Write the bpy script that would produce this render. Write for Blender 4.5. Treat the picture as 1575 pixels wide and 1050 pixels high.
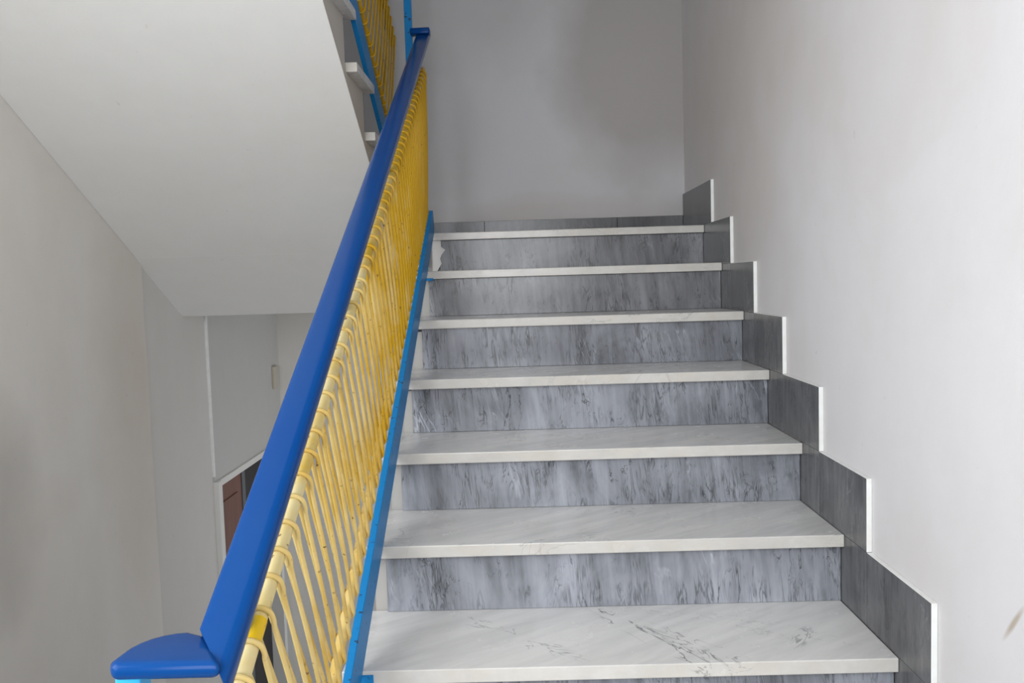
import bpy, bmesh, math, random
from mathutils import Vector, Matrix

random.seed(7)
for o in list(bpy.data.objects):
    bpy.data.objects.remove(o, do_unlink=True)
SC = bpy.context.scene
COL = SC.collection

# ------------------------------------------------------------------ camera
CAM = Vector((-0.74464, -3.53940, -0.20433))
YAW, PITCH, ROLL = 0.0123979, -0.0694980, -0.0299904
FPX = 1338.11
cy, sy, cp, sp = math.cos(YAW), math.sin(YAW), math.cos(PITCH), math.sin(PITCH)
fwd = Vector((-sy * cp, cy * cp, sp))
right = Vector((cy, sy, 0))
up = right.cross(fwd)
c_, s_ = math.cos(ROLL), math.sin(ROLL)
r2 = c_ * right + s_ * up
u2 = -s_ * right + c_ * up
cam = bpy.data.objects.new('camera', bpy.data.cameras.new('camera'))
COL.objects.link(cam)
m = Matrix((r2, u2, -fwd)).transposed().to_4x4()
m.translation = CAM
cam.matrix_world = m
cam.data.sensor_fit = 'HORIZONTAL'
cam.data.sensor_width = 36.0
cam.data.lens = FPX / 1575 * 36.0
cam.data.clip_start = 0.02
SC.camera = cam

# ------------------------------------------------------------------ light and exposure
SC.view_settings.view_transform = 'Standard'
SC.view_settings.look = 'None'
SC.view_settings.gamma = 1.0
SC.view_settings.exposure = 0.0
SC.view_settings.use_curve_mapping = False
world = bpy.data.worlds.new('daylight')
SC.world = world
world.use_nodes = True
bg = world.node_tree.nodes['Background']
bg.inputs[0].default_value = (0.75, 0.86, 1.0, 1)
bg.inputs[1].default_value = 1.0


def area(name, loc, size, power, color, aim):
    d = bpy.data.lights.new(name, 'AREA')
    d.shape = 'RECTANGLE'
    d.size, d.size_y = size
    d.energy = power
    d.color = color
    o = bpy.data.objects.new(name, d)
    COL.objects.link(o)
    o.location = loc
    o.rotation_euler = (Vector(aim) - Vector(loc)).to_track_quat('-Z', 'Y').to_euler()
    return o


# daylight entering by the landing window behind the viewer and by the upper landing window
area('window_daylight', (-1.10, -4.26, 0.22), (1.4, 1.3), 46, (0.95, 0.97, 1.0), (-1.10, 0, 0.25))
area('stair_window_daylight', (-2.33, -3.15, 0.12), (1.3, 1.3), 33, (0.90, 0.95, 1.0), (0.0, -2.5, -0.1))
area('upper_window_daylight', (-1.10, -4.26, 2.42), (1.4, 1.1), 10, (0.88, 0.93, 1.0), (-1.2, 0, 1.2))
area('lower_hall_fill', (-0.03, 1.20, -2.05), (0.8, 1.9), 15, (0.98, 0.98, 1.0), (-1.3, 2.2, -1.0))  # fill lamp added to brighten the lower hall, from a made-up unseen entrance

# ------------------------------------------------------------------ dimensions
R_, G_ = 0.165, 0.30388            # rise and going
TT, OV = 0.0296, 0.0227            # tread thickness and nosing
LX = -1.0896                       # left end of our treads
XR = 0.012                         # plaster face of the right wall
XL = -2.37                         # plaster face of the left wall
XU, XS = -1.240, -1.274            # tread ends and side of the upper flight
YB = 0.468                         # back wall of the half landing
YR = -4.3                          # wall behind the viewer
FZ = -10 * R_                      # landing the viewer stands on
LZ = -20 * R_                      # floor below
TOP = 3.3
DY = [-0.0016, -0.0005, -0.0047, 0.0012, -0.0024, 0.0005, 0.0075, 0, 0, 0]
DZ = [-0.0027, 0.0052, 0.0013, -0.0014, -0.0025, 0.001, -0.001, 0, 0, 0]
DL = [-0.045] * 10
A = math.atan2(R_, G_)
CA, SA = math.cos(A), math.sin(A)


# ------------------------------------------------------------------ material helpers
class NT:
    def __init__(s, name):
        s.m = bpy.data.materials.new(name)
        s.m.use_nodes = True
        s.t = s.m.node_tree
        s.b = s.t.nodes['Principled BSDF']

    def n(s, typ, **kw):
        nd = s.t.nodes.new(typ)
        for k, v in kw.items():
            setattr(nd, k, v)
        return nd

    def l(s, a, b):
        s.t.links.new(a, b)

    def pos(s, random_shift=False):
        p = s.n('ShaderNodeNewGeometry').outputs['Position']
        if random_shift:
            oi = s.n('ShaderNodeObjectInfo')
            v = s.n('ShaderNodeVectorMath', operation='SCALE')
            v.inputs[0].default_value = (37.0, 11.0, 23.0)
            s.l(oi.outputs['Random'], v.inputs['Scale'])
            a = s.n('ShaderNodeVectorMath', operation='ADD')
            s.l(p, a.inputs[0])
            s.l(v.outputs[0], a.inputs[1])
            p = a.outputs[0]
        return p

    def mapping(s, vec, scale=(1, 1, 1), rot=(0, 0, 0), loc=(0, 0, 0)):
        if any(rot):
            m0 = s.n('ShaderNodeMapping')
            s.l(vec, m0.inputs['Vector'])
            m0.inputs['Rotation'].default_value = rot
            vec = m0.outputs[0]
        mp = s.n('ShaderNodeMapping')
        s.l(vec, mp.inputs['Vector'])
        mp.inputs['Scale'].default_value = scale
        mp.inputs['Location'].default_value = loc
        return mp.outputs[0]

    def noise(s, vec, scale, detail=4, rough=0.55, dist=0.0):
        n = s.n('ShaderNodeTexNoise')
        n.inputs['Scale'].default_value = scale
        n.inputs['Detail'].default_value = detail
        n.inputs['Roughness'].default_value = rough
        n.inputs['Distortion'].default_value = dist
        s.l(vec, n.inputs['Vector'])
        return n.outputs[0]

    def rng(s, val, a, b, c=0.0, d=1.0):
        r = s.n('ShaderNodeMapRange')
        r.inputs[1].default_value, r.inputs[2].default_value = a, b
        r.inputs[3].default_value, r.inputs[4].default_value = c, d
        s.l(val, r.inputs[0])
        return r.outputs[0]

    def math(s, op, a, b=None):
        x = s.n('ShaderNodeMath', operation=op)
        for i, v in enumerate((a, b)):
            if v is None:
                continue
            if isinstance(v, (int, float)):
                x.inputs[i].default_value = v
            else:
                s.l(v, x.inputs[i])
        return x.outputs[0]

    def mix(s, fac, a, b):
        x = s.n('ShaderNodeMix', data_type='RGBA')
        for sock, v in ((x.inputs[0], fac), (x.inputs[6], a), (x.inputs[7], b)):
            if isinstance(v, (int, float)):
                sock.default_value = v
            elif isinstance(v, tuple):
                sock.default_value = (*v, 1) if len(v) == 3 else v
            else:
                s.l(v, sock)
        return x.outputs[2]

    def vein(s, vec, scale, width, detail=3, dist=0.6):
        """thin lines where a noise crosses its middle"""
        n = s.noise(vec, scale, detail, 0.6, dist)
        d = s.math('ABSOLUTE', s.math('SUBTRACT', n, 0.5))
        return s.rng(d, 0.0, width, 1.0, 0.0)

    def bump(s, h, strength, dist=0.002):
        b = s.n('ShaderNodeBump')
        b.inputs['Strength'].default_value = strength
        b.inputs['Distance'].default_value = dist
        s.l(h, b.inputs['Height'])
        s.l(b.outputs[0], s.b.inputs['Normal'])

    def set(s, color=None, rough=None, metal=None, coat=None, spec=None):
        for key, v in (('Base Color', color), ('Roughness', rough), ('Metallic', metal), ('Coat Weight', coat), ('Specular IOR Level', spec)):
            if v is None:
                continue
            i = s.b.inputs[key]
            if isinstance(v, tuple):
                i.default_value = (*v, 1)
            elif isinstance(v, (int, float)):
                i.default_value = v
            else:
                s.l(v, i)
        return s.m


def plaster(name, col, grime=(0.55, 0.47, 0.38), amount=0.25, extra=None):
    t = NT(name)
    p = t.pos()
    big = t.rng(t.noise(p, 1.3, 5, 0.6, 0.4), 0.42, 0.72)
    fine = t.noise(t.mapping(p, (1, 1, 0.6)), 9, 6, 0.65)
    c = t.mix(t.math('MULTIPLY', big, amount), col, grime)
    c = t.mix(t.rng(fine, 0.35, 0.75, 0.0, 0.16), c, tuple(x * 0.82 for x in col))
    speck = t.rng(t.noise(p, 26, 3, 0.5), 0.72, 0.78, 0.0, 0.25)
    c = t.mix(speck, c, (0.42, 0.36, 0.3))
    if extra:
        c = extra(t, p, c)
    t.set(c, 0.55, spec=0.35)
    t.bump(t.math('ADD', t.noise(p, 14, 5, 0.6), t.math('MULTIPLY', t.noise(p, 120, 2), 0.15)), 0.25, 0.004)
    return t.m


def stain_or_shade(t, p, c, centre, radii, color, strength, soft=0.5, wob=0.5):
    """an irregular soft-edged patch of tone on a wall: dirt, and painted shade"""
    n = t.n('ShaderNodeTexNoise')
    n.inputs['Scale'].default_value = 3.0
    n.inputs['Detail'].default_value = 5
    t.l(p, n.inputs['Vector'])
    sub = t.n('ShaderNodeVectorMath', operation='SUBTRACT')
    t.l(p, sub.inputs[0])
    sub.inputs[1].default_value = centre
    div = t.n('ShaderNodeVectorMath', operation='DIVIDE')
    t.l(sub.outputs[0], div.inputs[0])
    div.inputs[1].default_value = radii
    ln = t.n('ShaderNodeVectorMath', operation='LENGTH')
    t.l(div.outputs[0], ln.inputs[0])
    d = t.math('ADD', ln.outputs['Value'], t.math('MULTIPLY', t.math('SUBTRACT', n.outputs[0], 0.5), wob * 2))
    return t.mix(t.rng(d, 1.0 - soft, 1.0 + soft * 0.4, strength, 0.0), c, color)


def right_extra(t, p, c):
    c = stain_or_shade(t, p, c, (XR, -0.35, 0.55), (0.5, 0.95, 0.75), (0.50, 0.44, 0.38), 0.50, 0.8, 0.5)
    q = t.mapping(t.mapping(p, loc=(0, 2.2027, 0.7612)), rot=(math.radians(52.5), 0, 0))
    c = stain_or_shade(t, q, c, (XR, 0, 0), (0.05, 0.045, 0.006), (0.40, 0.32, 0.22), 0.75, 0.6, 0.3)
    # hand-high smudges along the flight
    return c


def back_extra(t, p, c):
    c = stain_or_shade(t, p, c, (-0.14, YB, 0.80), (0.44, 0.3, 0.62), (0.30, 0.265, 0.235), 0.62, 0.35, 0.35)  # shadow of the overhead flight painted in, in a warm dirt tone
    c = stain_or_shade(t, p, c, (-0.95, YB, 1.0), (0.5, 0.3, 0.25), (0.36, 0.35, 0.34), 0.35, 0.6, 0.5)
    return stain_or_shade(t, p, c, (-0.5, YB, 0.08), (0.8, 0.3, 0.10), (0.45, 0.38, 0.32), 0.3)


def left_extra(t, p, c):
    c = stain_or_shade(t, p, c, (XL, -1.05, -0.85), (0.3, 0.35, 0.4), (0.36, 0.34, 0.31), 0.45)
    return stain_or_shade(t, p, c, (XL, 0.05, -0.6), (0.3, 0.32, 1.0), (0.50, 0.42, 0.34), 0.38, 0.7, 0.3)


M = {}
M['wall_right'] = plaster('white_wall_plaster', (0.715, 0.695, 0.70), amount=0.34, extra=right_extra)
M['wall_back'] = plaster('grubby_shaded_wall_plaster', (0.57, 0.565, 0.58), amount=0.2, extra=back_extra)
M['wall_left'] = plaster('yellowed_wall_plaster', (0.73, 0.70, 0.655), amount=0.25, extra=left_extra)
M['wall_far'] = plaster('pale_grey_paint', (0.62, 0.60, 0.57), amount=0.12)
M['wall_grey'] = plaster('grey_wall_paint', (0.53, 0.525, 0.505), amount=0.12)
M['wall_end'] = plaster('cream_wall_paint', (0.72, 0.70, 0.66), amount=0.10)
M['soffit'] = plaster('soffit_paint', (0.80, 0.79, 0.765), amount=0.08)
M['stair_edge'] = plaster('grey_mortar', (0.43, 0.42, 0.40), amount=0.3)
M['side'] = plaster('stair_side_paint', (0.58, 0.55, 0.50), amount=0.3)
t = NT('white_gloss_edge')
p = t.pos()
M['edge'] = t.set(t.mix(t.rng(t.noise(p, 30, 3), 0.4, 0.7, 0, 0.3), (0.83, 0.84, 0.82), (0.66, 0.60, 0.52)), 0.5)
t = NT('dark_grout')
M['grout'] = t.set((0.045, 0.042, 0.04), 0.8)
t = NT('floor_terrazzo')
p = t.pos()
M['floor'] = t.set(t.mix(t.rng(t.noise(p, 40, 4), 0.4, 0.6), (0.50, 0.49, 0.47), (0.64, 0.63, 0.60)), 0.35)


def white_marble():
    t = NT('white_veined_marble')
    p = t.pos(True)
    dirn = t.mapping(p, (1.6, 11.0, 11.0), (0, 0, math.radians(-33)))
    soft = t.rng(t.noise(dirn, 1.4, 6, 0.68, 0.35), 0.40, 0.70)
    fine = t.rng(t.noise(t.mapping(p, (4, 34, 34), (0, 0, math.radians(-36))), 1.0, 4, 0.6, 0.3), 0.45, 0.75)
    cloud = t.rng(t.noise(p, 2.2, 4, 0.6), 0.38, 0.68)
    c = t.mix(t.math('MULTIPLY', soft, 0.55), (0.72, 0.71, 0.69), (0.42, 0.42, 0.42))
    c = t.mix(t.math('MULTIPLY', fine, 0.30), c, (0.40, 0.40, 0.41))
    c = t.mix(t.math('MULTIPLY', cloud, 0.32), c, (0.50, 0.50, 0.50))
    v = t.math('MULTIPLY', t.vein(t.mapping(p, (2.0, 6.0, 6.0), (0, 0, math.radians(-40))), 1.5, 0.012, 4, 0.7),
               t.rng(t.noise(p, 2.6, 2), 0.52, 0.68))
    c = t.mix(t.math('MULTIPLY', v, 0.75), c, (0.13, 0.14, 0.15))
    # warm grime along edges and chips
    c = sawn_edge(t, p, c)
    t.set(c, t.rng(t.noise(p, 12, 4), 0.3, 0.7, 0.16, 0.30), spec=0.5)
    return t.m


def dominant_vein_marble():
    """the lowest visible tread carries a strong dark cluster of veins"""
    t = NT('white_marble_with_dark_vein')
    p = t.pos()
    dirn = t.mapping(p, (1.6, 10.0, 10.0), (0, 0, math.radians(-33)))
    soft = t.rng(t.noise(dirn, 1.4, 6, 0.68, 0.35), 0.42, 0.72)
    fine = t.rng(t.noise(t.mapping(p, (4, 34, 34), (0, 0, math.radians(-36))), 1.0, 4, 0.6, 0.3), 0.45, 0.75)
    c = t.mix(t.math('MULTIPLY', soft, 0.5), (0.73, 0.72, 0.70), (0.46, 0.46, 0.46))
    c = t.mix(t.math('MULTIPLY', fine, 0.25), c, (0.44, 0.44, 0.45))

    def band(cx, cyy, ang, ln, wd, scale, width, seed):
        q = t.mapping(p, (1, 1, 1), (0, 0, 0), (-cx, -cyy, 0))
        q = t.mapping(q, (1, 1, 1), (0, 0, -ang))
        sx = t.n('ShaderNodeSeparateXYZ')
        t.l(q, sx.inputs[0])
        e = t.math('ADD', t.math('POWER', t.math('ABSOLUTE', t.math('DIVIDE', sx.outputs[0], ln)), 2.0),
                   t.math('POWER', t.math('ABSOLUTE', t.math('DIVIDE', sx.outputs[1], wd)), 2.0))
        msk = t.rng(e, 0.5, 1.1, 1.0, 0.0)
        return t.math('MULTIPLY', msk, t.vein(t.mapping(q, (3.2, 9.0, 9), (0, 0, 0), (seed, seed * 2, 0)), scale, width, 3, 1.0))

    for args, k in (((-0.485, -1.68, math.radians(-58), 0.24, 0.030, 2.2, 0.035, 1.3), 0.9),
                    ((-0.40, -1.72, math.radians(-50), 0.20, 0.035, 2.6, 0.02, 4.1), 0.7),
                    ((-0.78, -1.66, math.radians(-42), 0.20, 0.035, 2.2, 0.02, 7.7), 0.6),
                    ((-0.16, -1.70, math.radians(60), 0.07, 0.02, 2.6, 0.04, 2.2), 0.6),
                    ((-0.30, -1.60, math.radians(-30), 0.3, 0.05, 2.4, 0.012, 5.5), 0.4)):
        c = t.mix(t.math('MULTIPLY', band(*args), k), c, (0.09, 0.10, 0.10))
    c = sawn_edge(t, p, c)
    t.set(c, t.rng(t.noise(p, 12, 4), 0.3, 0.7, 0.16, 0.30), spec=0.5)
    return t.m


def grey_marble(name, light, dark, streak, veins, rough):
    t = NT(name)
    p = t.pos(True)
    cloud = t.rng(t.noise(t.mapping(p, (1.6, 1.6, 1.0)), 3.0, 5, 0.6, 0.6), 0.36, 0.66)
    st = t.rng(t.noise(t.mapping(p, (46, 46, 2.2), (0, math.radians(4), 0)), 1.0, 5, 0.6, 0.5), 0.30, 0.70)
    st2 = t.rng(t.noise(t.mapping(p, (16, 16, 2.6), (0, math.radians(14), 0)), 1.0, 4, 0.6, 0.6), 0.35, 0.72)
    f = t.math('ADD', t.math('MULTIPLY', cloud, 0.5), t.math('ADD', t.math('MULTIPLY', st, streak), t.math('MULTIPLY', st2, 0.30)))
    c = t.mix(t.rng(f, 0.1, 1.05), light, dark)
    mask = t.math('MULTIPLY', t.rng(t.noise(t.mapping(p, (1.4, 1.4, 1.2)), 4.5, 3), 0.44, 0.58),
                  t.rng(t.noise(t.mapping(p, (3, 3, 1)), 9, 2), 0.38, 0.6))
    v = t.math('MULTIPLY', t.vein(t.mapping(p, (24, 24, 5)), 1.0, 0.022, 5, 0.7), mask)
    v2 = t.math('MULTIPLY', t.vein(t.mapping(p, (60, 60, 7), (0, math.radians(5), 0)), 1.0, 0.05, 3, 0.7),
                t.rng(t.noise(t.mapping(p, (3.0, 3.0, 2.0)), 3.2, 3), 0.46, 0.62))
    c = t.mix(t.math('MULTIPLY', v, veins), c, (0.025, 0.027, 0.03))
    v3 = t.math('MULTIPLY', t.vein(t.mapping(p, (34, 34, 13)), 1.0, 0.020, 3, 0.4),
                t.math('MULTIPLY', t.rng(t.noise(t.mapping(p, (5, 5, 5)), 1.6, 3), 0.50, 0.60), t.rng(st, 0.3, 0.7)))
    c = t.mix(t.math('MULTIPLY', v3, veins), c, (0.03, 0.032, 0.036))
    c = t.mix(t.math('MULTIPLY', v2, veins * 0.75), c, (0.035, 0.038, 0.042))
    w = t.math('MULTIPLY', t.vein(t.mapping(p, (20, 20, 3.5), (0, math.radians(18), 0)), 1.0, 0.022, 3, 0.5),
               t.rng(t.noise(p, 5, 2), 0.55, 0.7))
    c = t.mix(t.math('MULTIPLY', w, 0.55), c, tuple(min(1, x * 1.7) for x in light))
    oi = t.n('ShaderNodeObjectInfo')             # object colour scales the grey, slab by slab
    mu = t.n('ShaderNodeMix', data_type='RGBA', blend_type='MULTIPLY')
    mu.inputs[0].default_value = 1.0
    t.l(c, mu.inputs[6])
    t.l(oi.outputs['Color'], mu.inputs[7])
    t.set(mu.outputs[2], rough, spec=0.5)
    return t.m


def sawn_edge(t, p, c):
    """the sawn front edges of the slabs are creamier than their polished tops"""
    sx = t.n('ShaderNodeSeparateXYZ')
    t.l(t.n('ShaderNodeNewGeometry').outputs['Normal'], sx.inputs[0])
    f = t.math('MULTIPLY', t.rng(sx.outputs[1], -0.5, -0.9, 0.0, 1.0), t.rng(t.noise(p, 9, 4, 0.6), 0.3, 0.65, 0.30, 0.70))
    return t.mix(f, c, (0.585, 0.54, 0.465))


M['tread'] = white_marble()
M['tread_vein'] = dominant_vein_marble()
M['riser'] = grey_marble('blue_grey_marble', (0.39, 0.405, 0.445), (0.085, 0.09, 0.10), 0.32, 0.95, 0.24)
M['tile'] = grey_marble('dark_grey_marble', (0.185, 0.185, 0.19), (0.040, 0.040, 0.043), 0.36, 0.5, 0.26)


def paint(name, col, chip_col, chip, rough, worn_lit=None, worn_lit_amt=0.0, lo=0.655, spec=0.3):
    t = NT(name)
    p = t.pos()
    c = col
    if worn_lit:
        sx = t.n('ShaderNodeSeparateXYZ')          # paler towards the foot: some wear, plus the stronger light there painted in
        t.l(p, sx.inputs[0])
        paleness = t.math('ADD', t.rng(sx.outputs[1], -2.5, 0.2, 0.30, -0.22), t.noise(p, 7, 4, 0.6))
        c = t.mix(t.math('MULTIPLY', t.rng(paleness, 0.50, 0.84), worn_lit_amt), col, worn_lit)
    n = t.noise(p, 75, 3, 0.55)
    msk = t.math('MULTIPLY', t.rng(n, lo, lo + 0.035), t.rng(t.noise(p, 9, 2), 0.40, 0.55))
    c = t.mix(t.math('MULTIPLY', msk, chip), c, chip_col)
    t.set(c, rough, spec=spec)
    t.bump(t.noise(p, 160, 3), 0.12, 0.0008)
    return t.m


M['yellow'] = paint('yellow_paint', (0.60, 0.345, 0.012), (0.13, 0.07, 0.03), 0.9, 0.36, (0.74, 0.56, 0.22), 1.0)
M['tube'] = paint('faded_lit_yellow_paint', (0.62, 0.40, 0.04), (0.16, 0.09, 0.04), 0.9, 0.34, (0.76, 0.64, 0.33), 1.0)
M['yellow_fresh'] = paint('fresh_yellow_paint', (0.78, 0.50, 0.015), (0.2, 0.12, 0.03), 0.5, 0.32)
M['bar'] = paint('sky_blue_paint', (0.012, 0.205, 0.50), (0.035, 0.045, 0.055), 0.9, 0.36, lo=0.625, spec=0.12)
M['post'] = paint('bright_cyan_paint', (0.045, 0.42, 0.80), (0.05, 0.2, 0.35), 0.3, 0.35)
t = NT('blue_handrail_plastic')
p = t.pos()
t.set(t.mix(t.rng(t.noise(t.mapping(p, (1, 3, 3)), 3, 4), 0.35, 0.7), (0.002, 0.046, 0.200), (0.003, 0.050, 0.200)),
      0.20, spec=0.14)
M['rail'] = t.m
t = NT('brown_door_wood')
p = t.pos()
M['door'] = t.set(t.mix(t.rng(t.noise(t.mapping(p, (14, 14, 1.2)), 1.0, 5), 0.3, 0.7), (0.20, 0.075, 0.05), (0.13, 0.05, 0.036)), 0.4)
t = NT('grey_painted_metal')
M['grey_metal'] = t.set((0.10, 0.115, 0.13), 0.4)
t = NT('dark_opening_shade')
M['dark'] = t.set((0.035, 0.03, 0.03), 0.7)
t = NT('white_frame_paint')
M['frame'] = t.set((0.74, 0.73, 0.70), 0.4)
t = NT('cream_plastic')
M['cream'] = t.set((0.50, 0.46, 0.38), 0.45)


# ------------------------------------------------------------------ mesh helpers
class MB:
    def __init__(s):
        s.v, s.f, s.mi, s.sm = [], [], [], []

    def add(s, verts, faces, mi=0, smooth=False):
        b = len(s.v)
        s.v += [Vector(v) for v in verts]
        for f in faces:
            s.f.append([b + i for i in f])
            s.mi.append(mi)
            s.sm.append(smooth)
        return s

    def box(s, x0, x1, y0, y1, z0, z1, mi=0, fm=None):
        vs = [(x0, y0, z0), (x1, y0, z0), (x1, y1, z0), (x0, y1, z0), (x0, y0, z1), (x1, y0, z1), (x1, y1, z1), (x0, y1, z1)]
        fs = [(0, 3, 2, 1), (4, 5, 6, 7), (0, 1, 5, 4), (1, 2, 6, 5), (2, 3, 7, 6), (3, 0, 4, 7)]  # -z +z -y +x +y -x
        b = len(s.v)
        s.add(vs, fs, mi)
        if fm:
            for k, v in fm.items():
                s.mi[len(s.mi) - 6 + k] = v
        return s

    def prism_x(s, yz, x0, x1, mi=0):
        """polygon in the (y, z) plane, extruded along x"""
        n = len(yz)
        vs = [(x0, y, z) for y, z in yz] + [(x1, y, z) for y, z in yz]
        fs = [tuple(range(n)), tuple(range(2 * n - 1, n - 1, -1))]
        fs += [(i, i + n, (i + 1) % n + n, (i + 1) % n) for i in range(n)]
        return s.add(vs, fs, mi)

    def sweep(s, path, prof_r, seg=12, mi=0, cap=True):
        """round tube along a list of points"""
        path = [Vector(p) for p in path]
        rings = []
        nrm = None
        for i, p in enumerate(path):
            a = path[max(0, i - 1)]
            b = path[min(len(path) - 1, i + 1)]
            tg = (b - a).normalized()
            if nrm is None:
                nrm = tg.orthogonal().normalized()
            nrm = (nrm - nrm.dot(tg) * tg).normalized()
            bi = tg.cross(nrm)
            rings.append([p + prof_r * (math.cos(2 * math.pi * k / seg) * nrm + math.sin(2 * math.pi * k / seg) * bi) for k in range(seg)])
        vs = [v for r in rings for v in r]
        fs = []
        for i in range(len(rings) - 1):
            for k in range(seg):
                a, b = i * seg + k, i * seg + (k + 1) % seg
                fs.append((a, b, b + seg, a + seg))
        s.add(vs, fs, mi, True)
        if cap:
            s.add(rings[0], [tuple(range(seg - 1, -1, -1))], mi)
            s.add(rings[-1], [tuple(range(seg))], mi)
        return s

    def build(s, name, mats, parent=None, bevel=0.0, seg=2, fix=True):
        me = bpy.data.meshes.new(name)
        org = parent['_org'] if parent is not None and '_org' in parent else (0, 0, 0)
        org = Vector(org)
        me.from_pydata([tuple(v - org) for v in s.v], [], s.f)
        for i, poly in enumerate(me.polygons):
            poly.material_index = s.mi[i]
            poly.use_smooth = s.sm[i]
        for mm in (mats if isinstance(mats, (list, tuple)) else [mats]):
            me.materials.append(mm)
        if fix:
            bm = bmesh.new()
            bm.from_mesh(me)
            bmesh.ops.recalc_face_normals(bm, faces=bm.faces)
            bm.to_mesh(me)
            bm.free()
        o = bpy.data.objects.new(name, me)
        COL.objects.link(o)
        if parent is not None:
            o.parent = parent
        if bevel:
            b = o.modifiers.new('bevel', 'BEVEL')
            b.width, b.segments, b.limit_method, b.angle_limit = bevel, seg, 'ANGLE', math.radians(40)
        return o


def tag(o, label, cat, group=None):
    o['label'], o['category'] = label, cat
    if group:
        o['group'] = group
    return o


def empty(name, loc):
    o = bpy.data.objects.new(name, None)
    COL.objects.link(o)
    o.location = loc
    o['_org'] = tuple(loc)
    o.empty_display_size = 0.05
    return o


def structure(o, label=None):
    o['kind'] = 'structure'
    if label:
        o['label'] = label
    return o


# ------------------------------------------------------------------ the setting
def soffit_z(y):
    return 0.014 - (R_ / G_) * y


SOFF_END = 0.63
b = MB().box(XR, XR + 0.2, YR - 0.2, 0.8, LZ - 0.2, TOP)
b.box(XR, XR + 0.2, 2.04, 2.5, LZ - 0.2, TOP).box(XR, XR + 0.2, 0.8, 2.04, LZ - 0.2, LZ).box(XR, XR + 0.2, 0.8, 2.04, -1.05, TOP)  # made-up opening, left for the added lower hall fill
structure(b.build('wall_right', M['wall_right']), 'white plastered wall along the right side of the stairs')

# back wall of the half landing, hung over the open lower hall
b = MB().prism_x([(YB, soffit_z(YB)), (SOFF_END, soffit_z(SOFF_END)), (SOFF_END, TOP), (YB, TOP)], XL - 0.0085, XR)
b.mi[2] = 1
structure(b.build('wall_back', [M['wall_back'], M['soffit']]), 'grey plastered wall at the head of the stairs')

# left wall: nearer length, farther length set back a little, and the piece holding the lower doorway
YK, YD0, YD1, ZD = 0.19, 0.915, 2.02, -1.205
b = MB()
for ya, yb, za, zb in ((YR - 0.2, -3.85, LZ - 0.2, TOP), (-2.45, YK, LZ - 0.2, TOP), (-3.85, -2.45, LZ - 0.2, -0.58), (-3.85, -2.45, 0.82, TOP)):
    b.box(XL - 0.25, XL, ya, yb, za, zb)
b.box(XL - 0.25, XL - 0.008, YK, YD0, LZ - 0.2, TOP, 1)
b.box(XL - 0.25, XL, YD0, 2.35, ZD, TOP, 2)
b.box(XL - 0.25, XL, YD1, 2.35, LZ - 0.2, ZD, 2)
structure(b.build('wall_left', [M['wall_left'], M['wall_far'], M['wall_grey']]), 'yellowed plaster wall along the left side of the stairwell')
b = MB().box(XL - 0.014, XL + 0.003, YD0 - 0.008, YD0 + 0.010, ZD + 0.03, soffit_z(SOFF_END) + 0.3)
structure(b.build('trim_1', M['edge']), 'thin white corner bead on the left wall above the doorway')

# lower hall beyond the stairs
b = MB().box(XL - 0.25, XR + 0.2, 2.2, 2.4, LZ - 0.2, 0.0)
structure(b.build('wall_lower_back', M['wall_end']), 'pale wall at the end of the lower hall')
b = MB().box(XL, XR, SOFF_END + 0.001, 2.2, soffit_z(SOFF_END), soffit_z(SOFF_END) + 0.15)
structure(b.build('ceiling_lower', M['soffit']), 'ceiling of the lower hall')
b = MB().box(XL - 0.25, XR + 0.2, YR - 0.2, 2.4, LZ - 0.2, LZ)
structure(b.build('floor_lower', M['floor']), 'floor of the lower hall')

# landing under the viewer with the flight that leads down on the left
b = MB()
b.box(XL, XR, YR, -9 * G_ - 0.045, FZ - 0.2, FZ)
b.box(XS + 0.003, LX - 0.003 + 0.034, -9 * G_ - 0.045, -2.45, FZ - 0.2, FZ)
prof = [(-9 * G_ - 0.05, FZ - 0.2)]
y0 = -9 * G_ + 0.05
prof.append((y0, FZ))
for k in range(9):
    prof += [(y0 + k * G_, FZ - (k + 1) * R_), (y0 + (k + 1) * G_, FZ - (k + 1) * R_)]
prof += [(y0 + 9 * G_, LZ), (y0 + 9 * G_ - 0.3, LZ)]
b.prism_x(prof, XL, XS)
structure(b.build('floor', M['floor']), 'landing floor at the foot of the stairs')

# half landing slab
b = MB()
b.box(XS, XR, OV + 0.0385, YB, -0.14, -TT)
b.box(XU - 0.001, LX - 0.031, -0.03, OV + 0.02, -0.14, 0.0)
b.prism_x([(0.141, 0.0), (YB, 0.0), (YB, soffit_z(YB)), (0.141, soffit_z(0.141))], XL - 0.0085, XS)
structure(b.build('floor_half_landing', [M['soffit']]), 'half landing at the head of the stairs')

# wall behind the viewer, with a window on each level, and what closes the stairwell above
w0, w1 = -1.82, -0.38
b = MB()
b.box(XL, w0, YR - 0.2, YR, LZ, TOP)
b.box(w1, XR, YR - 0.2, YR, LZ, TOP)
for z0, z1 in ((LZ, -0.48), (0.98, 1.82), (3.08, TOP)):
    b.box(w0, w1, YR - 0.2, YR, z0, z1)
structure(b.build('wall_front', M['wall_far']), 'plain wall behind the viewer')
for k, (z0, z1) in enumerate(((-0.48, 0.98), (1.82, 3.08))):
    b = MB()
    for x0, x1, za, zb in ((w0, w0 + 0.05, z0, z1), (w1 - 0.05, w1, z0, z1), (w0, w1, z0, z0 + 0.05), (w0, w1, z1 - 0.05, z1), (-1.125, -1.075, z0, z1)):
        b.box(x0, x1, YR - 0.12, YR - 0.06, za, zb)
    structure(b.build('window_%d' % (k + 1), M['frame']), 'landing window')
b = MB()
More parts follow.
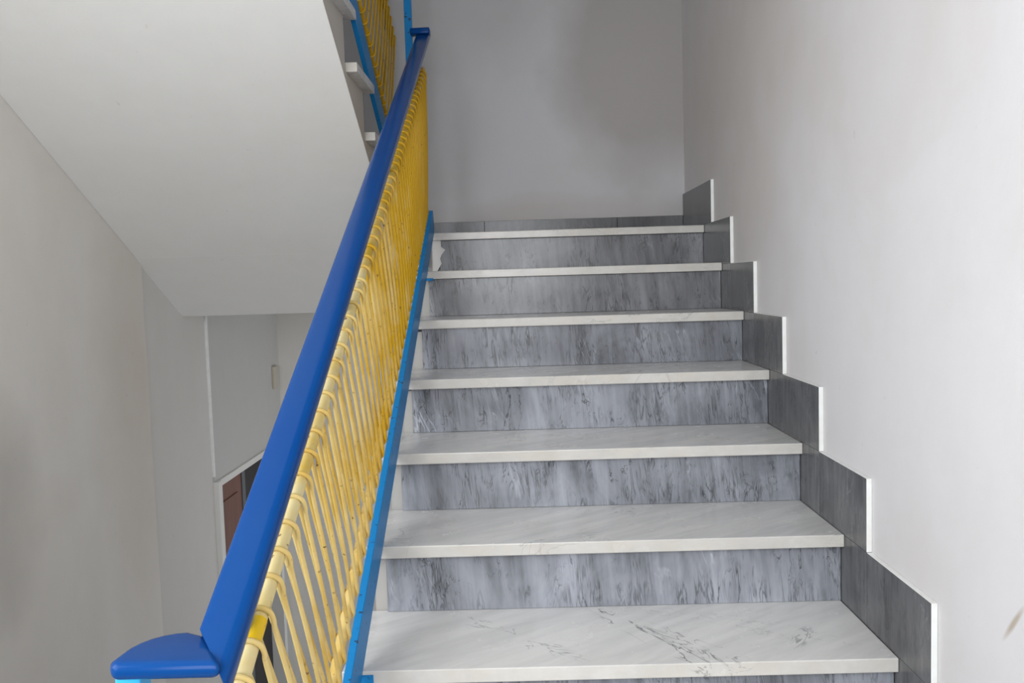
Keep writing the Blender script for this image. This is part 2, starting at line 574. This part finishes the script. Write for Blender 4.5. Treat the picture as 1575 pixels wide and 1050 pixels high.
for ya, yb, za, zb in ((-3.85, -3.80, -0.58, 0.82), (-2.50, -2.45, -0.58, 0.82), (-3.85, -2.45, -0.58, -0.53), (-3.85, -2.45, 0.77, 0.82), (-3.175, -3.125, -0.58, 0.82)):
    b.box(XL - 0.16, XL - 0.10, ya, yb, za, zb)
structure(b.build('window_3', M['frame']), 'stair window')
structure(MB().box(XL, XR, YR, -9 * G_, 1.5, 1.65).build('ceiling', M['soffit']), 'underside of the landing above the viewer')
b = MB().prism_x([(-9 * G_, 1.5), (-9 * G_, 1.65), (0.2, 1.65 + (9 * G_ + 0.2) * R_ / G_), (0.2, 1.45 + (9 * G_ + 0.2) * R_ / G_)], LX, XR)
structure(b.build('ceiling_flight', M['soffit']), 'sloping underside of the next flight overhead')
structure(MB().box(XL - 0.25, XR + 0.2, YR - 0.2, YB + 0.2, TOP + 0.12, TOP + 0.3).build('ceiling_top', M['soffit']), 'ceiling that closes the stairwell')

# skirting on the right wall: stepped marble tiles
base = structure(empty('baseboard_right', (XR, 0, 0)), 'stepped skirting of dark grey marble tiles with white edges up the right wall')
PF = 0.130
for i in range(0, 10):
    yr = YB - 0.014 if i == 0 else -(i - 1) * G_ + OV + DY[i - 1] - 0.001
    yf = -i * G_ - PF
    ym = -(i - 1) * G_ - PF
    zt, zb = -(i - 1) * R_, -i * R_ - 0.0
    if i == 0:
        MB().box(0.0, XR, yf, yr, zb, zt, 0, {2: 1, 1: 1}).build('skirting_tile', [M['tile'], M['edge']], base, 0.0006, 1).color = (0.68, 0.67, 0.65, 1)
    else:
        MB().box(0.0, XR, yf, ym - 0.0008, zb, zt, 0, {2: 1, 1: 1}).build('skirting_tile', [M['tile'], M['edge']], base, 0.0006, 1).color = ((0.72, 0.71, 0.69, 1), (0.72, 0.71, 0.70, 1), (0.85, 0.84, 0.82, 1), (0.9, 0.9, 0.9, 1), (1, 1, 1, 1))[min(i - 1, 4)]  # tile tone, darker towards the head of the flight
        MB().box(0.0005, XR, ym - 0.0008, ym + 0.0008, zb, zt - 0.001, 0).build('grout_joint', M['grout'], base)
        MB().box(0.0, XR, ym + 0.0008, yr, zb, zt - 0.0005, 0).build('skirting_tile', [M['tile']], base)
bb = MB()
for x0, x1 in ((LX - 0.2, -0.905), (-0.9035, -0.30), (-0.2985, -0.001)):
    bb.box(x0, x1, YB - 0.014, YB, 0.0, 0.070 + 0.0)
sk = structure(bb.build('baseboard_back', [M['tile'], M['edge']], None, 0.0008, 1), 'low dark marble skirting along the back wall of the half landing')
sk.color = (0.55, 0.55, 0.56, 1)

# lower doorway in the left wall
d = structure(empty('door_1', (XL, YD0, LZ)), 'brown door in the left wall of the lower hall')
b = MB()
b.box(XL - 0.10, XL + 0.022, YD0, YD0 + 0.05, LZ, ZD)
b.box(XL - 0.10, XL + 0.022, YD1 - 0.05, YD1, LZ, ZD)
b.box(XL - 0.10, XL + 0.012, YD0 + 0.05, YD1 - 0.05, ZD - 0.035, ZD)
b.build('door_frame', M['frame'], d, 0.003)
b = MB().box(XL - 0.07, XL - 0.03, YD0 + 0.05, 1.42, LZ + 0.005, ZD - 0.035)
for z0, z1 in ((LZ + 0.2, LZ + 0.95), (LZ + 1.1, ZD - 0.15)):
    b.box(XL - 0.03, XL - 0.022, YD0 + 0.13, 1.34, z0, z1)
b.build('door_leaf', M['door'], d, 0.004)
b = MB().box(XL - 0.08, XL - 0.025, 1.42, 1.475, LZ, ZD - 0.035)
b.build('door_post', M['grey_metal'], d)
MB().box(XL - 0.085, XL - 0.065, 1.475, YD1 - 0.05, LZ, ZD - 0.035).build('dark_opening_sheet', M['dark'], d)  # dark sheet standing in for the shade of the room beyond the opening
b = MB().sweep([(XL - 0.022, 1.32, -2.28), (XL + 0.03, 1.32, -2.28), (XL + 0.035, 1.25, -2.28)], 0.009, 8)
b.build('door_handle', M['grey_metal'], d)

# ------------------------------------------------------------------ our flight of stairs
st = tag(empty('staircase', (LX / 2, 0, FZ)), 'flight of white marble treads and blue grey marble risers climbing to the half landing', 'staircase')
for i in range(0, 10):
    y, z = -i * G_ + DY[i], -i * R_ + DZ[i]
    yr = (YB - 0.001) if i == 0 else -(i - 1) * G_ + DY[i - 1] + OV + 0.012
    b = MB().box(LX + DL[i], -0.0004 if i else XR - 0.0005, y, yr, z - TT, z)
    if i == 0:
        b = MB()
        b.prism_x([(y, z - TT), (YB - 0.001, z - TT), (YB - 0.001, z), (y, z)], LX - 0.030, -0.0004)
    o = b.build('tread', M['tread_vein'] if i == 6 else M['tread'], st, 0.0025, 3)
for i in range(0, 10):
    y = -i * G_ + DY[i] + OV
    zb = -(i + 1) * R_ + (DZ[i + 1] if i < 9 else 0)
    zt = -i * R_ + DZ[i] - TT
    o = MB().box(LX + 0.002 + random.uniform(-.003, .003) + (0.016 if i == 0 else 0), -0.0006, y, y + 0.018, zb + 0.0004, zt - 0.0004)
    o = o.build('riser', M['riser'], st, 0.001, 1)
    k = (0.60, 0.66, 0.84, 0.94, 1.0, 1.06, 1.0, 0.95, 1.0, 1.0)[i]  # riser tone, darker towards the head of the flight
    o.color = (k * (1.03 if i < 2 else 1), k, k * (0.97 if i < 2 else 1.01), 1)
prof = []
for i in range(0, 10):
    y = -i * G_ + OV + 0.0185
    prof += [(y, -i * R_ - TT - 0.009), (y, -(i + 1) * R_ - (TT if i < 9 else 0) - 0.009)]
prof += [(-9 * G_ + 0.35, FZ - 0.01), (OV + 0.019, -0.16)]
MB().prism_x(prof, LX - 0.030, -0.001).build('stair_slab', M['stair_edge'], st)
# broken plaster where the top riser falls short
b = MB()
yy = OV + DY[0]
pts = [(LX + 0.012, -0.0304), (LX + 0.048, -0.0304), (LX + 0.050, -0.058), (LX + 0.066, -0.070), (LX + 0.052, -0.088), (LX + 0.044, -0.105), (LX + 0.050, -0.125), (LX + 0.030, -0.158), (LX + 0.012, -0.1575)]
pts = [(x - 0.026, z) for x, z in pts]
vs = [(x, yy - 0.003, z) for x, z in pts] + [(x, yy + 0.016, z) for x, z in pts]
n = len(pts)
b.add(vs, [tuple(range(n)), tuple(range(2 * n - 1, n - 1, -1))] + [(i, (i + 1) % n, (i + 1) % n + n, i + n) for i in range(n)])
b.build('plaster_patch', M['wall_far'], st)

# ------------------------------------------------------------------ upper flight, rising back over the viewer's left
su = tag(empty('staircase', ((XL + XU) / 2, 0.164, 0)), 'upper flight of stairs with a smooth sloping white underside at upper left', 'staircase')
Y1 = 0.175


def ny(i):
    return Y1 - (i - 1) * G_


for i in range(1, 10):
    z = i * R_
    MB().box(XL + 0.001, XU, ny(i) - G_ - OV, ny(i), z - TT, z).build('tread', M['tread'], su, 0.002, 2)
for i in range(1, 10):
    MB().box(XL + 0.001, XS - 0.002, ny(i) - OV - 0.018, ny(i) - OV, (i - 1) * R_ + 0.0005, i * R_ - TT - 0.0005).build('riser', M['riser'], su)
prof = [(ny(1) - OV - 0.0185, 0.0)]
for i in range(1, 10):
    prof += [(ny(i) - OV - 0.0185, i * R_ - TT - 0.0005), (ny(i + 1) - OV - 0.0185, i * R_ - TT - 0.0005)]
prof += [(ny(10) - OV - 0.0185, 10 * R_ - TT), (-9 * G_, 10 * R_ - TT), (-9 * G_, soffit_z(-9 * G_) + 0.0), (0.14, soffit_z(0.14))]
b = MB().prism_x(prof, XL + 0.001, XS)
b.mi[1] = 1
b.build('stair_slab', [M['soffit'], M['side']], su)

# ------------------------------------------------------------------ railings
def frame(flip):
    """(x, s, n) -> world: s runs up along the nosings, n at right angles above them"""
    if not flip:
        return lambda x, s, n: Vector((x, s * CA - n * SA, s * SA + n * CA))
    return lambda x, s, n: Vector((x, Y1 - s * CA + n * SA, R_ + s * SA + n * CA))


RT, RR = 0.0104, 0.0037       # tube radius, cord radius
NT_, NBT = 0.609, 0.175        # heights of the two tubes above the nosing line
DS = 0.053


def oblong(F, xa, xb, s0, s1, n0, n1):
    pts = [F(x, s, n) for s in (s0, s1) for x, n in ((xa, n0), (xb, n0), (xb, n1), (xa, n1))]
    return MB().add(pts, [(0, 1, 2, 3), (7, 6, 5, 4), (0, 4, 5, 1), (1, 5, 6, 2), (2, 6, 7, 3), (3, 7, 4, 0)])


def rail_profile(w=0.052, h=0.027):
    """domed plastic handrail section, open below; (x, n) points about the top centre"""
    pts = []
    hw = w / 2
    for k in range(13):
        a = math.pi * k / 12
        x = -hw * math.cos(a)
        x = math.copysign(abs(x / hw) ** 0.55, x) * hw
        pts.append((x, -0.012 + 0.012 * math.sin(a) ** 0.6))
    pts += [(hw + 0.0005, -0.018), (hw - 0.001, -h + 0.002), (hw - 0.004, -h), (hw - 0.007, -h + 0.002), (hw - 0.008, -0.013),
            (-hw + 0.008, -0.013), (-hw + 0.007, -h + 0.002), (-hw + 0.004, -h), (-hw + 0.001, -h + 0.002), (-hw - 0.0005, -0.018)]
    return pts


def sweep_profile(mb, prof, frames):
    n = len(prof)
    vs = []
    for org, ux, un in frames:
        vs += [org + ux * x + un * z for x, z in prof]
    fs = []
    for i in range(len(frames) - 1):
        for k in range(n):
            a, b_ = i * n + k, i * n + (k + 1) % n
            fs.append((a, b_, b_ + n, a + n))
    mb.add(vs, fs, 0, True)
    mb.add(vs[:n], [tuple(range(n))])
    mb.add(vs[-n:], [tuple(range(n))])


def loop_path(xt, xb, sgn, ntop, nbot, stop, sbot, ds):
    """one turn of the cord: up the near side, over the top tube, down the far side and under the bottom tube"""
    R = RT + RR - 0.0006
    pts = []
    jit = lambda a: random.uniform(-a, a)
    st_, sb_ = stop + jit(0.003), sbot
    nxt = sbot + ds
    wob, ph = jit(0.0022), jit(3.0)
    pts.append((xb + sgn * R, sb_, nbot))
    for k in range(0, 13):                       # near strand, straight with a slight bow
        f = 0.04 + 0.84 * k / 12
        bow = 0.003 * math.sin(math.pi * f)
        pts.append((xb + (xt - xb) * f + sgn * (R + bow), sb_ + (st_ - sb_) * f + wob * math.sin(6.3 * f + ph), nbot + (ntop - nbot) * f))
    for k in range(0, 15):                       # shoulder and turn over the tube
        a = math.pi * (k / 14 * 1.16 - 0.16)
        rr = R + 0.0030 * max(0.0, math.cos(a + 0.5)) ** 2
        pts.append((xt + sgn * rr * math.cos(a), st_ + 0.004 * k / 14, ntop + rr * math.sin(a) - (0.012 * (1 - k / 3) if k < 3 else 0)))
    for k in range(0, 11):                       # far strand, leaning on to the next turn
        f = 0.92 - 0.88 * k / 10
        pts.append((xb + (xt - xb) * f - sgn * R, nxt + (st_ - nxt) * f + wob * math.sin(5 * f + ph), nbot + (ntop - nbot) * f))
    for k in range(0, 10):
        a = math.pi * k / 9
        pts.append((xb - sgn * R * math.cos(a), nxt, nbot - R * math.sin(a)))
    for _ in range(2):                           # round the bends
        out = [pts[0]]
        for p, q in zip(pts, pts[1:]):
            out.append(tuple(0.75 * u + 0.25 * v for u, v in zip(p, q)))
            out.append(tuple(0.25 * u + 0.75 * v for u, v in zip(p, q)))
        pts = out + [pts[-1]]
    return pts


def railing(F, name, label, xface, sgn, xt, xb, s_bar, s_top, s_bot, loops, posts, fan, s_rail, org):
    root = tag(empty(name, org), label, 'railing')
    # flat bar the grille stands on
    oblong(F, xface, xface - sgn * 0.016, s_bar[0], s_bar[1], 0.0005, 0.088).build('base_bar', M['bar'], root, 0.0015, 1)
    # two yellow tubes
    tb = MB()
    N = 40
    tb.sweep([F(xt, s_top[0] + (s_top[1] - s_top[0]) * k / N, NT_) for k in range(N + 1)], RT, 16)
    tb.build('top_tube', M['tube'], root)
    MB().sweep([F(xb, s_bot[0] + (s_bot[1] - s_bot[0]) * k / N, NBT) for k in range(N + 1)], RT, 12).build('bottom_tube', M['yellow'], root)
    # loops of cord
    first = None
    for k, s in enumerate(loops):
        sb = s + fan(s)
        mb = MB()
        mb.sweep([F(*q) for q in loop_path(xt, xb, sgn, NT_, NBT, s, sb, DS)], RR, 8)
        mb.build('baluster', M['yellow'], root, fix=False)
    for s in posts:
        oblong(F, xt - sgn * 0.020, xt - sgn * 0.014, s - 0.014, s + 0.014, NT_ - 0.012, 0.698).build('support', M['bar'], root, 0.001, 1)
    return root


def handrail_piece(mb, F, xc, s0, s1, ntop, skew=0.0):
    prof = rail_profile()
    fr = []
    N = 24
    for k in range(N + 1):
        s = s0 + (s1 - s0) * k / N
        fr.append((F(xc, s, ntop), Vector((1, 0, 0)), (F(0, 0, 1) - F(0, 0, 0)).normalized()))
    sweep_profile(mb, prof, fr)
    if skew:                                      # mitred lower end
        ax = F(0, 1, 0) - F(0, 0, 0)
        for k, (x, z) in enumerate(prof):
            mb.v[k] += ax * (skew * x / 0.026)
            mb.v[(N + 1) * len(prof) + k] += ax * (skew * x / 0.026)


F0 = frame(False)
XT, XB = -1.097, -1.100
NR = 0.722
XC = -1.095


def fan0(s):
    u = max(0.0, (s + 0.95) / 1.11)
    return -0.36 * u ** 1.5


loops = [-2.60 + DS * k for k in range(int((0.145 + 2.60) / DS) + 1)]
ra = railing(F0, 'railing', 'near railing with glossy blue handrail over a yellow corded grille', LX, 1, XT, XB, (-2.93, 0.02), (-2.68, 0.16), (-2.72, -0.16),
             loops, (-2.459, -1.669, -0.926, -0.15), fan0, None, (LX, -2.5, FZ))
# patch of fresh yellow paint on the top tube
MB().sweep([F0(XT, -2.485 + 0.036 * k / 6, NT_) for k in range(7)], RT + 0.0005, 16).build('paint_patch', M['yellow_fresh'], ra)['label'] = 'patch of fresh bright yellow paint on the tube'

hb = MB()
handrail_piece(hb, F0, XC, -2.588, 0.285, NR, -0.040)
hr = hb.build('handrail', M['rail'], ra)


def flat_return(poly, ztop, th, name, parent, bev):
    n = len(poly)
    vs = [(x, y, ztop - th) for x, y in poly] + [(x, y, ztop) for x, y in poly]
    b = MB().add(vs, [tuple(range(n - 1, -1, -1)), tuple(range(n, 2 * n))] + [(i, (i + 1) % n, (i + 1) % n + n, i + n) for i in range(n)])
    o = b.build(name, M['rail'], parent, bev, 4)
    for pl in o.data.polygons:
        pl.use_smooth = True
    return o


ZR = -0.597
poly = [(-1.074, -2.648), (-1.118, -2.572)]
for k in range(7):
    a = math.pi / 2 * k / 6
    poly.append((-1.140 - 0.056 * math.sin(a), -2.620 + 0.060 * math.cos(a)))
poly += [(-1.198, -2.636), (-1.192, -2.648)]
flat_return(poly[::-1], ZR, 0.020, 'handrail_return', ra, 0.0085)
# short turn at the head of the handrail
e = F0(XC, 0.285, NR)
poly = [(-1.066, e.y - 0.055), (-1.066, e.y - 0.004), (-1.143, e.y - 0.004), (-1.143, e.y - 0.05)]
flat_return(poly, e.z + 0.001, 0.024, 'handrail_return', ra, 0.006)
# posts
MB().box(-1.201, -1.173, -2.622, -2.594, FZ, ZR - 0.021).build('post', M['post'], ra, 0.002, 2)
MB().box(-1.172, -1.144, -0.060, -0.031, -0.12, 1.06).build('post', M['bar'], ra, 0.002, 2)
# blue tabs that hold the bar to the treads
for i in (1, 6):
    y, z = -i * G_ + DY[i], -i * R_ + DZ[i]
    MB().box(LX - 0.006, LX + 0.020, y - 0.004, y + 0.012, z - TT - 0.006, z - TT + (0.004 if i == 1 else 0.022)).build('bracket', M['bar'], ra, 0.001, 1)

F1 = frame(True)
XT1 = -1.262
loops = [0.285 + DS * k for k in range(44)]
rb = railing(F1, 'railing', 'railing of the upper flight at top, its yellow grille seen from below', -1.249, 1, XT1, XT1 - 0.003, (-0.05, 2.95), (0.24, 2.75), (0.24, 2.75),
             loops, (0.35, 1.1, 1.85, 2.6), lambda s: 0.0, None, (XU, 0.1, 0.0))
hb = MB()
handrail_piece(hb, F1, XT1 + 0.002, 0.5, 2.85, NR)
hb.build('handrail', M['rail'], rb)

# small cream box on the lower wall
b = MB().box(XL, XL + 0.018, 2.03, 2.12, -0.855, -0.71)
tag(b.build('junction_box', M['cream'], None, 0.004), 'small cream junction box on the far wall under the upper flight', 'junction box')
